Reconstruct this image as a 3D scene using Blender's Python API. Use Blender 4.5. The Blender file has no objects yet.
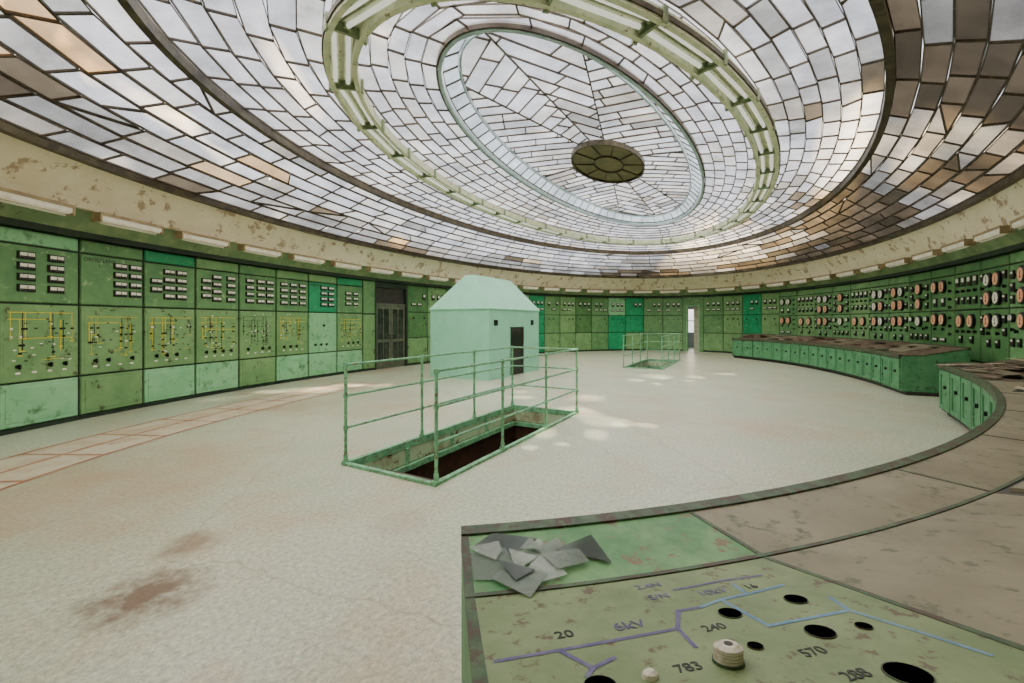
import bpy, math, random
from mathutils import Vector, Matrix, noise as mnoise
random.seed(7)
TH=math.radians(29.2)
CX,CY=-11.2,-3.35
st,ct=math.sin(TH),math.cos(TH)
def V(X,Y,z=0.0):
    return Vector((CX+X*st+Y*ct, CY-X*ct+Y*st, z))
COL=bpy.context.scene.collection
# ---------------------------------------------------------------- materials
def lin(c):
    return tuple(((v/255.)/12.92 if v/255.<=0.04045 else ((v/255.+0.055)/1.055)**2.4) for v in c)+(1.,)
def mat(name,c1,c2=None,c3=None,scale=3.,thr=(.45,.6),thr3=(.6,.66),rough=.55,metal=0.,bump=.15,emis=None,scale3=None,spec=None):
    m=bpy.data.materials.new(name); m.use_nodes=True
    nt=m.node_tree; N=nt.nodes; L=nt.links
    b=N['Principled BSDF']; b.inputs['Roughness'].default_value=rough; b.inputs['Metallic'].default_value=metal
    if spec is not None: b.inputs['Specular IOR Level'].default_value=spec
    b.inputs['Base Color'].default_value=lin(c1)
    if c2 is not None:
        g=N.new('ShaderNodeNewGeometry')
        n=N.new('ShaderNodeTexNoise'); n.inputs['Scale'].default_value=scale; n.inputs['Detail'].default_value=9; n.inputs['Roughness'].default_value=.65
        L.new(g.outputs['Position'],n.inputs['Vector'])
        r=N.new('ShaderNodeMapRange'); r.inputs['From Min'].default_value=thr[0]; r.inputs['From Max'].default_value=thr[1]
        L.new(n.outputs['Fac'],r.inputs['Value'])
        mx=N.new('ShaderNodeMix'); mx.data_type='RGBA'
        mx.inputs['A'].default_value=lin(c1); mx.inputs['B'].default_value=lin(c2)
        L.new(r.outputs['Result'],mx.inputs['Factor']); out=mx.outputs['Result']
        if c3 is not None:
            n3=N.new('ShaderNodeTexNoise'); n3.inputs['Scale'].default_value=scale3 or scale*2.7; n3.inputs['Detail'].default_value=12; n3.inputs['Roughness'].default_value=.7
            mp=N.new('ShaderNodeVectorMath'); mp.operation='ADD'; mp.inputs[1].default_value=(17,5,3)
            L.new(g.outputs['Position'],mp.inputs[0]); L.new(mp.outputs[0],n3.inputs['Vector'])
            r3=N.new('ShaderNodeMapRange'); r3.inputs['From Min'].default_value=thr3[0]; r3.inputs['From Max'].default_value=thr3[1]
            L.new(n3.outputs['Fac'],r3.inputs['Value'])
            m3=N.new('ShaderNodeMix'); m3.data_type='RGBA'; m3.inputs['B'].default_value=lin(c3)
            L.new(out,m3.inputs['A']); L.new(r3.outputs['Result'],m3.inputs['Factor']); out=m3.outputs['Result']
        L.new(out,b.inputs['Base Color'])
        if bump>0:
            bp=N.new('ShaderNodeBump'); bp.inputs['Strength'].default_value=bump; bp.inputs['Distance'].default_value=.01
            L.new(n.outputs['Fac'],bp.inputs['Height']); L.new(bp.outputs['Normal'],b.inputs['Normal'])
    if emis:
        b.inputs['Emission Color'].default_value=lin(c1); b.inputs['Emission Strength'].default_value=emis
    return m
M_green=mat('aged_green_paint',(100,144,88),(128,166,108),(74,78,46),scale=2.2,thr=(.35,.7),thr3=(.57,.65))
M_green2=mat('mid_green_paint',(78,126,76),(108,152,94),(146,178,126),scale=2.6,thr=(.35,.7),thr3=(.58,.66))
M_aged=mat('dark_aged_green_paint',(58,106,58),(88,134,74),(88,76,46),scale=2.8,thr=(.35,.7),thr3=(.57,.65))
M_mint=mat('mint_green_paint',(120,186,132),(148,202,152),(80,124,80),scale=2.,thr=(.35,.7),thr3=(.54,.66))
M_emer=mat('emerald_paint',(16,134,84),(36,158,102),(100,184,130),scale=3,thr=(.4,.7),thr3=(.6,.68))
M_dgreen=mat('dark_green_frame',(16,34,20),(28,52,28),(62,48,32),scale=4,thr=(.4,.7),thr3=(.6,.66))
M_deskg=mat('desk_green_paint',(104,122,80),(130,144,102),(92,78,56),scale=6,thr=(.35,.7),thr3=(.56,.62),scale3=20,bump=.3)
M_deskd=mat('desk_door_green',(64,124,80),(92,148,102),(46,74,46),scale=5,thr=(.35,.7),thr3=(.56,.64),scale3=9,bump=.2)
M_band=mat('desk_ledge_green',(70,126,72),(112,154,100),(118,96,70),scale=6,thr=(.4,.65),thr3=(.56,.61),scale3=14,bump=.35)
M_edge=mat('desk_edge_dark',(46,66,40),(74,96,64),(68,50,36),scale=9,thr=(.4,.6),thr3=(.5,.56),scale3=14,bump=.4)
M_brown=mat('dusty_brown_board',(116,108,86),(138,130,106),(86,88,62),scale=3,thr=(.35,.65),thr3=(.55,.63),scale3=12,bump=.25)
M_debris=mat('dirty_board_debris',(84,66,52),(126,108,88),(48,40,32),scale=7,thr=(.4,.6),thr3=(.5,.6))
M_cream=mat('cream_peeling_paint',(240,230,204),(228,214,180),(176,152,120),scale=1.6,thr=(.4,.7),thr3=(.55,.60),scale3=3.4,bump=.3)
M_cove=mat('cove_green',(104,134,90),(134,154,108),(90,90,60),scale=2.5)
M_wall=mat('plaster_wall',(190,190,165),(170,165,140),(120,110,90),scale=1.5)
M_corr=mat('corridor_plaster',(150,166,176),(136,150,156),scale=1.5)
M_black=mat('black_bakelite',(12,12,12),rough=.35)
M_void=mat('painted_hole_dark',(4,4,4),rough=1.,spec=0.)  # flat black that paints the darkness inside the desk sockets
M_dark=mat('dark_void_paint',(34,30,26),(48,42,36),scale=5)
M_white=mat('meter_face_white',(236,234,218),(216,212,192),scale=12,rough=.35)
M_tan=mat('meter_face_amber',(234,162,122),(240,192,158),scale=12,rough=.35)
M_yel=mat('mimic_yellow',(238,214,10),(208,188,30),scale=20)
M_lead=mat('ceiling_bar_metal',(52,42,32),(74,62,46),(110,88,60),scale=4,rough=.6)
M_beam=mat('ring_beam_paint',(58,48,32),(86,78,54),(50,38,26),scale=5)
M_ring=mat('light_ring_paint',(218,222,190),(196,206,170),(138,120,86),scale=4,thr3=(.58,.64))
M_bracket=mat('ring_bracket_green',(118,138,102),(146,158,120),(96,76,50),scale=8)
M_tube=mat('fluorescent_tube_glass',(244,244,238),emis=.6,rough=.3)
M_tubeoff=mat('unlit_tube_glass',(244,240,228),(232,226,210),scale=9,rough=.3)
M_lampw=mat('lamp_housing_white',(248,242,228),(232,222,198),scale=6)
M_lampb=mat('lamp_housing_brown',(150,130,94),(176,156,116),(100,76,46),scale=6)
M_hut=mat('mint_booth_paint',(142,206,174),(128,194,162),(160,210,182),scale=1.6,thr=(.4,.75),bump=.05)
M_rail=mat('handrail_green',(120,182,138),(92,150,112),(112,74,50),scale=9,thr3=(.55,.61))
M_door=mat('dark_wood_door',(78,86,68),(98,102,80),(60,54,42),scale=6)
M_glassd=mat('door_glass_dusty',(40,48,42),(64,72,62),scale=3,rough=.15)
M_pit=mat('pit_wall_paint',(176,196,160),(140,134,104),(96,60,40),scale=2,thr=(.5,.65),thr3=(.58,.64))
M_step=mat('rusty_step',(54,34,24),(80,50,34),(36,26,22),scale=6)
M_line=mat('floor_joint_rust',(158,104,78),(182,138,110),(134,86,62),scale=6,thr3=(.58,.64))
M_duct=mat('duct_cover_board',(196,188,162),(186,168,140),(160,130,102),scale=2.5)
M_purple=mat('mimic_violet_line',(82,74,116),(100,92,128),(104,122,80),scale=20,thr3=(.58,.64))
M_blue=mat('mimic_blue_line',(84,122,156),(108,142,166),(104,122,80),scale=20,thr3=(.58,.64))
M_ink=mat('lettering_dark',(28,26,26))
M_knob=mat('porcelain_knob',(206,200,182),(180,170,146),scale=30,rough=.25)
M_paper=mat('paper_scrap',(196,182,156),(164,146,120),scale=10)
M_bluerim=mat('pale_blue_ring_paint',(170,192,198),(152,176,182),(130,124,100),scale=5)
M_ros=mat('rosette_dark_glass',(112,104,66),(90,88,60),(128,114,80),scale=5)
def shard_mat(name,c,tr,fac):
    m=bpy.data.materials.new(name);m.use_nodes=True;nt=m.node_tree;N=nt.nodes;L=nt.links
    b=N['Principled BSDF'];b.inputs['Base Color'].default_value=lin(c);b.inputs['Roughness'].default_value=.12
    t=N.new('ShaderNodeBsdfTransparent');t.inputs['Color'].default_value=tr;mx=N.new('ShaderNodeMixShader');mx.inputs[0].default_value=fac
    L.new(t.outputs[0],mx.inputs[1]);L.new(b.outputs[0],mx.inputs[2]);L.new(mx.outputs[0],N['Material Output'].inputs['Surface'])
    return m
M_shA=shard_mat('dark_glass_shard',(96,102,98),(.6,.64,.6,1),.45)
M_shB=shard_mat('pale_glass_shard',(192,196,188),(.9,.93,.9,1),.32)
M_shC=shard_mat('green_grey_glass_shard',(146,154,144),(.75,.82,.75,1),.38)

def floor_mat():
    m=mat('terrazzo_floor',(203,205,181),(184,194,167),(194,168,136),scale=.55,thr=(.35,.7),thr3=(.48,.76),scale3=.8,rough=.36,bump=0)
    nt=m.node_tree;N=nt.nodes;L=nt.links;b=N['Principled BSDF']
    src=b.inputs['Base Color'].links[0].from_socket
    g=N.new('ShaderNodeNewGeometry')
    v=N.new('ShaderNodeTexNoise'); v.inputs['Scale'].default_value=28; v.inputs['Detail'].default_value=6; v.inputs['Roughness'].default_value=.9
    L.new(g.outputs['Position'],v.inputs['Vector'])
    r=N.new('ShaderNodeMapRange'); r.inputs['From Min'].default_value=.32;r.inputs['From Max'].default_value=.68;r.inputs['To Min'].default_value=.38;r.inputs['To Max'].default_value=1.3
    L.new(v.outputs['Fac'],r.inputs['Value'])
    mm=N.new('ShaderNodeMix');mm.data_type='RGBA';mm.blend_type='MULTIPLY';mm.inputs['Factor'].default_value=1
    L.new(src,mm.inputs['A']);L.new(r.outputs['Result'],mm.inputs['B'])
    out=mm.outputs['Result']
    vo=N.new('ShaderNodeTexVoronoi');vo.feature='DISTANCE_TO_EDGE';vo.inputs['Scale'].default_value=.25
    nn=N.new('ShaderNodeTexNoise');nn.inputs['Scale'].default_value=1.5;nn.inputs['Detail'].default_value=5;L.new(g.outputs['Position'],nn.inputs['Vector'])
    va=N.new('ShaderNodeVectorMath');va.operation='MULTIPLY_ADD';va.inputs[1].default_value=(.5,.5,0);L.new(nn.outputs['Color'],va.inputs[0]);L.new(g.outputs['Position'],va.inputs[2]);L.new(va.outputs[0],vo.inputs['Vector'])
    rc=N.new('ShaderNodeMapRange');rc.inputs['From Min'].default_value=.001;rc.inputs['From Max'].default_value=.003;rc.inputs['To Min'].default_value=.3;rc.inputs['To Max'].default_value=0
    L.new(vo.outputs['Distance'],rc.inputs['Value'])
    mc=N.new('ShaderNodeMix');mc.data_type='RGBA';mc.inputs['B'].default_value=lin((130,108,84));L.new(out,mc.inputs['A']);L.new(rc.outputs['Result'],mc.inputs['Factor']);out=mc.outputs['Result']
    for (px,py,rad,amt,col) in ((-10.02,-.23,.62,.85,(100,64,44)),(-9.6,.2,.4,.6,(120,84,60)),(-9.7,2.4,2.8,.42,(172,128,94)),(-8.4,-1.9,.35,.6,(110,80,60)),(-6,4.2,1.6,.35,(160,120,90)),(-8.6,-.9,.5,.3,(150,116,90))):
        d=N.new('ShaderNodeVectorMath');d.operation='DISTANCE';d.inputs[1].default_value=(px,py,0);L.new(g.outputs['Position'],d.inputs[0])
        rr=N.new('ShaderNodeMapRange');rr.inputs['From Min'].default_value=rad;rr.inputs['From Max'].default_value=0;L.new(d.outputs['Value'],rr.inputs['Value'])
        n2=N.new('ShaderNodeTexNoise'); n2.inputs['Scale'].default_value=4.2/max(rad,.6); n2.inputs['Detail'].default_value=10; n2.inputs['Roughness'].default_value=.6
        L.new(g.outputs['Position'],n2.inputs['Vector'])
        mu=N.new('ShaderNodeMath');mu.operation='MULTIPLY';L.new(n2.outputs['Fac'],mu.inputs[0]);L.new(rr.outputs['Result'],mu.inputs[1])
        r2=N.new('ShaderNodeMapRange'); r2.inputs['From Min'].default_value=.2;r2.inputs['From Max'].default_value=.42;r2.inputs['To Max'].default_value=amt
        L.new(mu.outputs[0],r2.inputs['Value'])
        m2=N.new('ShaderNodeMix');m2.data_type='RGBA';m2.inputs['B'].default_value=lin(col)
        L.new(out,m2.inputs['A']);L.new(r2.outputs['Result'],m2.inputs['Factor']);out=m2.outputs['Result']
    L.new(out,b.inputs['Base Color'])
    return m
M_floor=floor_mat()
def pane_mat():
    m=bpy.data.materials.new('dusty_skylight_glass');m.use_nodes=True
    nt=m.node_tree;N=nt.nodes;L=nt.links
    b=N['Principled BSDF'];o=N['Material Output']
    a=N.new('ShaderNodeAttribute');a.attribute_name='PaneCol'
    g=N.new('ShaderNodeNewGeometry')
    n=N.new('ShaderNodeTexNoise');n.inputs['Scale'].default_value=1.3;n.inputs['Detail'].default_value=8;n.inputs['Roughness'].default_value=.65
    L.new(g.outputs['Position'],n.inputs['Vector'])
    r=N.new('ShaderNodeMapRange');r.inputs['From Min'].default_value=.3;r.inputs['From Max'].default_value=.7;r.inputs['To Min'].default_value=.5;r.inputs['To Max'].default_value=1.12
    L.new(n.outputs['Fac'],r.inputs['Value'])
    mm=N.new('ShaderNodeMix');mm.data_type='RGBA';mm.blend_type='MULTIPLY';mm.inputs['Factor'].default_value=1
    L.new(a.outputs['Color'],mm.inputs['A']);L.new(r.outputs['Result'],mm.inputs['B'])
    t=N.new('ShaderNodeBsdfTransparent');L.new(mm.outputs['Result'],t.inputs['Color'])
    tl=N.new('ShaderNodeBsdfTranslucent');L.new(mm.outputs['Result'],tl.inputs['Color'])
    L.new(mm.outputs['Result'],b.inputs['Base Color']);b.inputs['Roughness'].default_value=.25
    m1=N.new('ShaderNodeMixShader');m1.inputs[0].default_value=.18
    L.new(t.outputs[0],m1.inputs[1]);L.new(tl.outputs[0],m1.inputs[2])
    mx=N.new('ShaderNodeMixShader');mx.inputs[0].default_value=.2
    L.new(m1.outputs[0],mx.inputs[1]);L.new(b.outputs[0],mx.inputs[2]);L.new(mx.outputs[0],o.inputs['Surface'])
    return m
M_pane=pane_mat()

# ---------------------------------------------------------------- mesh builder
class MB:
    def __init__(s): s.v=[];s.f=[];s.m=[];s.mats=[]
    def mi(s,m):
        if m not in s.mats: s.mats.append(m)
        return s.mats.index(m)
    def poly(s,pts,m):
        i=len(s.v); s.v+= [tuple(p) for p in pts]; s.f.append(tuple(range(i,i+len(pts)))); s.m.append(s.mi(m))
    def box(s,x0,x1,y0,y1,z0,z1,m,bev=0.0):
        i=len(s.v);k=s.mi(m)
        if bev<=0:
            s.v+=[(x0,y0,z0),(x1,y0,z0),(x1,y1,z0),(x0,y1,z0),(x0,y0,z1),(x1,y0,z1),(x1,y1,z1),(x0,y1,z1)]
            for f in((0,3,2,1),(4,5,6,7),(0,1,5,4),(1,2,6,5),(2,3,7,6),(3,0,4,7)): s.f.append(tuple(i+q for q in f));s.m.append(k)
        else:
            e=bev
            s.v+=[(x0+e,y0,z0+e),(x1-e,y0,z0+e),(x1-e,y0,z1-e),(x0+e,y0,z1-e),
                  (x0,y0+e,z0),(x1,y0+e,z0),(x1,y0+e,z1),(x0,y0+e,z1),
                  (x0,y1,z0),(x1,y1,z0),(x1,y1,z1),(x0,y1,z1)]
            F=[(0,1,2,3),(8,11,10,9)]
            for j in range(4):
                q=(j+1)%4
                F+=[(4+j,4+q,q,j),(8+j,8+q,4+q,4+j)]
            for f in F: s.f.append(tuple(i+q for q in f));s.m.append(k)
    def hexa(s,p,m):
        i=len(s.v);k=s.mi(m);s.v+=[tuple(q) for q in p]
        for f in((0,3,2,1),(4,5,6,7),(0,1,5,4),(1,2,6,5),(2,3,7,6),(3,0,4,7)): s.f.append(tuple(i+q for q in f));s.m.append(k)
    def cyl(s,p0,p1,r,m,n=10,r1=None,sy=1.0):
        p0=Vector(p0);p1=Vector(p1);d=(p1-p0).normalized();r1=r if r1 is None else r1
        u=d.orthogonal().normalized();w=d.cross(u);i=len(s.v);k=s.mi(m)
        for p,rr in((p0,r),(p1,r1)):
            for j in range(n):
                a=2*math.pi*j/n; q=u*math.cos(a)*rr+w*math.sin(a)*rr; q.z*=sy; s.v.append(tuple(p+q))
        for j in range(n):
            q=(j+1)%n; s.f.append((i+j,i+q,i+n+q,i+n+j));s.m.append(k)
        s.f.append(tuple(i+n-1-j for j in range(n)));s.m.append(k)
        s.f.append(tuple(i+n+j for j in range(n)));s.m.append(k)
    def mesh(s,name,smooth=False):
        me=bpy.data.meshes.new(name); me.from_pydata(s.v,[],s.f)
        for m in s.mats: me.materials.append(m)
        me.polygons.foreach_set('material_index',s.m)
        if smooth: me.polygons.foreach_set('use_smooth',[True]*len(s.f))
        me.update();return me
def add(name,me,parent=None,loc=(0,0,0),rotz=0.,rot=None):
    o=bpy.data.objects.new(name,me); COL.objects.link(o)
    o.location=loc; o.rotation_euler=rot if rot else (0,0,rotz)
    if parent: o.parent=parent
    return o
def thing(o,label,cat,group=None):
    o['label']=label;o['category']=cat
    if group:o['group']=group
    return o
def struct(o): o['kind']='structure';return o
def recenter(mb,org):
    org=Vector(org); mb.v=[tuple(Vector(v)-org) for v in mb.v]; return mb
def textmesh(body,size,m,spacing=1.0):
    cu=bpy.data.curves.new('lettering','FONT');cu.body=body;cu.size=size;cu.extrude=.0002;cu.align_x='CENTER';cu.align_y='CENTER';cu.offset=size*.010
    o=bpy.data.objects.new('tmp_lettering',cu);COL.objects.link(o)
    bpy.context.view_layer.update()
    me=bpy.data.meshes.new_from_object(o.evaluated_get(bpy.context.evaluated_depsgraph_get()))
    bpy.data.objects.remove(o);me.materials.clear();me.materials.append(m);return me

# ---------------------------------------------------------------- ellipse helpers
def EP(a,b,ph,z=0.): return Vector((a*math.cos(ph),b*math.sin(ph),z))
def EN(a,b,ph):
    n=Vector((math.cos(ph)/a,math.sin(ph)/b,0));return n.normalized()
def arc_phis(a,b,ph0,step,n,sign=1):
    out=[ph0];ph=ph0
    for _ in range(n):
        p=EP(a,b,ph);q=ph;d=0;dd=.0004
        while d<step:
            q+=sign*dd; d=(EP(a,b,q)-p).length
        ph=q;out.append(ph)
    return out
WA,WB=14.4,7.8
def ellipse_band(mb,e0,e1,m,n=160,p0=0,p1=2*math.pi,flip=False):
    for j in range(n):
        a0=p0+(p1-p0)*j/n;a1=p0+(p1-p0)*(j+1)/n
        q=[EP(e0[0],e0[1],a0,e0[2]),EP(e0[0],e0[1],a1,e0[2]),EP(e1[0],e1[1],a1,e1[2]),EP(e1[0],e1[1],a0,e1[2])]
        mb.poly(q[::-1] if flip else q,m)
def ellipse_tube(mb,a,b,z,w,h,m,n=160):
    o=(a+w/2,b+w/2);i=(a-w/2,b-w/2)
    ellipse_band(mb,(*o,z),(*o,z+h),m,n);ellipse_band(mb,(*i,z),(*i,z+h),m,n,flip=True)
    ellipse_band(mb,(*i,z),(*o,z),m,n);ellipse_band(mb,(*i,z+h),(*o,z+h),m,n,flip=True)

# ---------------------------------------------------------------- room shell
PITS=[(-7.84,-3.99),(4.0,7.85)];PY0,PY1=-.6,.65
mb=MB()
xs=[-16,PITS[0][0],PITS[0][1],PITS[1][0],PITS[1][1],19]
for j in range(5):
    if j in(1,3):
        mb.poly([(xs[j],-9,0),(xs[j+1],-9,0),(xs[j+1],PY0,0),(xs[j],PY0,0)],M_floor)
        mb.poly([(xs[j],PY1,0),(xs[j+1],PY1,0),(xs[j+1],9,0),(xs[j],9,0)],M_floor)
    else: mb.poly([(xs[j],-9,0),(xs[j+1],-9,0),(xs[j+1],9,0),(xs[j],9,0)],M_floor)
struct(add('floor',mb.mesh('floor')))
OA,OB=14.85,8.25
gp=math.radians(2.6)
for nm,p0,p1 in(('wall_east',gp,math.pi/4),('wall_north',math.pi/4,3*math.pi/4),('wall_west',3*math.pi/4,5*math.pi/4),('wall_south',5*math.pi/4,2*math.pi-gp)):
    mb=MB();ellipse_band(mb,(OA,OB,0),(OA,OB,3.3),M_wall,60,p0,p1,flip=True)
    ellipse_band(mb,(OA+.15,OB+.15,0),(OA+.15,OB+.15,3.3),M_wall,60,p0,p1)
    struct(add(nm,mb.mesh(nm)))
mb=MB();mb.box(15.05,18.2,1.3,1.4,0,3,M_corr);mb.box(15.05,18.2,-1.6,-1.5,0,3,M_corr);mb.box(18.2,18.3,-1.6,1.4,0,.95,M_corr);mb.box(18.2,18.3,-1.6,1.4,2.4,3,M_corr);mb.box(18.2,18.3,-1.6,-.9,.95,2.4,M_corr);mb.box(18.2,18.3,.8,1.4,.95,2.4,M_corr)
mb.box(15.05,18.3,-1.6,1.4,3,3.08,M_corr);mb.box(18.23,18.27,-.08,-.03,.95,2.4,M_dark);mb.box(18.23,18.27,-.9,.8,1.65,1.7,M_dark)
struct(add('wall_corridor',mb.mesh('wall_corridor')))
mb=MB();ellipse_band(mb,(WA+.3,WB+.3,2.97),(14.2,7.62,2.97),M_dgreen,200)
ellipse_band(mb,(14.2,7.62,2.97),(14.2,7.62,3.06),M_dgreen,200,flip=True)
ellipse_band(mb,(14.2,7.62,3.06),(13.85,7.42,3.36),M_cove,200,flip=True)
struct(add('trim_1',mb.mesh('trim_1')))
mb=MB();ellipse_band(mb,(13.85,7.42,3.36),(13.65,7.36,3.36),M_cream,200,flip=True)
ellipse_band(mb,(13.65,7.36,3.36),(13.62,7.33,3.46),M_cream,200,flip=True)
ellipse_band(mb,(13.62,7.33,3.46),(12.7,7.12,3.97),M_cream,200,flip=True)
struct(add('trim_2',mb.mesh('trim_2')))

# ---------------------------------------------------------------- skylight
PROF=[(12.6,7.05,3.97),(10.2,5.28,4.92),(8.12,3.69,5.2),(6.42,2.16,5.47),(6.10,1.88,5.70),(1.59,.88,5.80),(.02,.01,5.82)]
def prof(t):
    t=max(0,min(len(PROF)-1.0001,t));i=int(t);f=t-i
    return tuple(PROF[i][k]*(1-f)+PROF[i+1][k]*f for k in range(3))
def zfun(x,y):
    lo,hi=-0.0,len(PROF)-1.0001
    for _ in range(18):
        m=(lo+hi)/2;a,b,z=prof(m)
        if (x/a)**2+(y/b)**2>1: hi=m
        else: lo=m
    return prof((lo+hi)/2)[2]
def inset(poly,w):
    n=len(poly);ar=sum(poly[i][0]*poly[(i+1)%n][1]-poly[(i+1)%n][0]*poly[i][1] for i in range(n))
    if ar<0: poly=poly[::-1]
    if abs(ar)/2<.004: return poly,None
    L=[]
    for i in range(n):
        x0,y0=poly[i];x1,y1=poly[(i+1)%n];dx,dy=x1-x0,y1-y0;l=math.hypot(dx,dy)
        if l<1e-4: return poly,None
        nx,ny=-dy/l,dx/l;L.append((nx,ny,nx*x0+ny*y0+w))
    out=[]
    for i in range(n):
        a=L[i-1];b=L[i];D=a[0]*b[1]-a[1]*b[0]
        if abs(D)<.05:
            out.append((poly[i][0]+a[0]*w,poly[i][1]+a[1]*w));continue
        out.append(((a[2]*b[1]-a[1]*b[2])/D,(a[0]*b[2]-a[2]*b[0])/D))
    ar2=sum(out[i][0]*out[(i+1)%n][1]-out[(i+1)%n][0]*out[i][1] for i in range(n))
    if ar2<=.001: return poly,None
    return poly,out
GV=[];GF=[];GC=[];lead=MB();lead.mi(M_lead)
def pane(poly,w,colr,hole=False):
    P,I=inset(poly,w)
    o3=[(x,y,zfun(x,y)) for x,y in P]
    if I is None:
        lead.poly(o3,M_lead);return
    i3=[(x,y,zfun(x,y)) for x,y in I];n=len(P);k=len(lead.v)
    lead.v+=o3+i3+[(x,y,z+.028) for x,y,z in i3]
    for j in range(n):
        q=(j+1)%n
        lead.f.append((k+j,k+n+j,k+n+q,k+q));lead.m.append(0)
        lead.f.append((k+n+j,k+2*n+j,k+2*n+q,k+n+q));lead.m.append(0)
    if not hole:
        g=len(GV);GV.extend([(x,y,z+.023) for x,y,z in i3]);GF.append(tuple(range(g+n-1,g-1,-1)));GC.append(colr)
PALE=[(220,222,232),(212,216,226),(228,228,230),(208,212,222),(216,216,218)]
GREY=[(188,188,190),(174,176,178),(186,182,176),(164,166,168)]
BRN=[(128,116,100),(114,104,90),(140,126,108),(100,92,80)]
ORG=[(226,196,156),(212,178,138),(230,210,182)]
def pick(p,zone,t=.5):
    x,y=p
    if zone=='band': return (.66,.76,.84,1)
    nz=mnoise.noise(Vector((x*.35,y*.35,3.7)))
    r=min(.999,max(0,.5+nz*1.0+random.uniform(-.24,.24)))
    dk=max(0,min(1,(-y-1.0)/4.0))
    if zone=='A':
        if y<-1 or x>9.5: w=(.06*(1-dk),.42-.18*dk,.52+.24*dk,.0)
        elif t<.4: w=(.28,.42,.14,.16)
        else: w=(.84,.13,.0,.03)
    elif zone=='B':
        if y<-1.5: w=(.50,.36,.10,.04)
        else: w=(.95,.03,.0,.02)
    elif zone=='C': w=(.97,.03,.0,.0)
    else: w=(.80,.20,.0,.0)
    c=0;k=None
    for pal,ww in zip((PALE,GREY,BRN,ORG),w):
        c+=ww
        if r<=c: k=random.choice(pal);break
    if k is None: k=random.choice(BRN if zone=='A' and dk>0 else PALE)
    f=random.uniform(.92,1.03)
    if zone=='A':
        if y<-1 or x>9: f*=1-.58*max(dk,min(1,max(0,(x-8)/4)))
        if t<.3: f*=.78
    l=lin(k);return (l[0]*f,l[1]*f,l[2]*f,1)
def zone_rows(t0,t1,nrows,plen,w,zone,slp=.1,sla=.2,tri=.0,jit=.2):
    for r in range(nrows):
        ta=t0+(t1-t0)*r/nrows;tb=t0+(t1-t0)*(r+1)/nrows
        a0,b0,_=prof(ta);a1,b1,_=prof(tb)
        ph=random.uniform(0,.05);L=[ph]
        end=ph+2*math.pi
        while True:
            am=(a0+a1)/2;bm=(b0+b1)/2
            sp=math.hypot(am*math.sin(L[-1]),bm*math.cos(L[-1]))
            stp=random.uniform(1-jit,1+jit)*plen/max(sp,.5)
            if L[-1]+stp*1.4>end:break
            L.append(L[-1]+stp)
        L.append(end)
        def slant(a):
            sg=1 if int(a/(2*math.pi)*18+r*.35)%2 else -1
            return sg*random.uniform(.06,sla) if random.random()<slp else random.uniform(-.012,.012)
        sl=[slant(a) for a in L];sl[-1]=sl[0]
        for j in range(len(L)-1):
            A,B=L[j],L[j+1]
            spA=math.hypot(a0*math.sin(A),b0*math.cos(A));spB=math.hypot(a0*math.sin(B),b0*math.cos(B))
            sa=sl[j]/spA;sb=sl[j+1]/spB
            q=[(a0*math.cos(A-sa),b0*math.sin(A-sa)),(a0*math.cos(B-sb),b0*math.sin(B-sb)),(a1*math.cos(B+sb),b1*math.sin(B+sb)),(a1*math.cos(A+sa),b1*math.sin(A+sa))]
            cx=sum(p[0] for p in q)/4;cy=sum(p[1] for p in q)/4;tt=(r+.5)/nrows
            if random.random()<tri:
                c1=pick((cx,cy),zone,tt);c2=pick((cx,cy),zone,tt)
                if random.random()<.5: pane([q[0],q[1],q[2]],w,c1);pane([q[0],q[2],q[3]],w,c2)
                else: pane([q[0],q[1],q[3]],w,c1);pane([q[1],q[2],q[3]],w,c2)
            else:
                pane(q,w,pick((cx,cy),zone,tt),hole=(zone!='band' and random.random()<.003))
zone_rows(0.02,.97,7,1.05,.013,'A',slp=.12,sla=.18,tri=.05,jit=.25)
zone_rows(1.03,1.97,6,.80,.011,'B',slp=.12,sla=.13,tri=.0,jit=.2)
zone_rows(2.0,2.95,6,.68,.010,'C',slp=.08,sla=.1,jit=.2)
zone_rows(3.06,3.97,1,.42,.008,'band',slp=0,jit=.02)
def clip(poly,nx,ny,c):
    out=[];n=len(poly)
    for i in range(n):
        p=poly[i];q=poly[(i+1)%n];dp=nx*p[0]+ny*p[1]-c;dq=nx*q[0]+ny*q[1]-c
        if dp>=0: out.append(p)
        if (dp>=0)!=(dq>=0):
            t=dp/(dp-dq);out.append((p[0]+(q[0]-p[0])*t,p[1]+(q[1]-p[1])*t))
    return out
ia,ib,_=prof(4.01)
ell=[(ia*math.cos(2*math.pi*k/64),ib*math.sin(2*math.pi*k/64)) for k in range(64)]
wed=[0,35,90,145,180,215,270,325,360]
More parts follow.
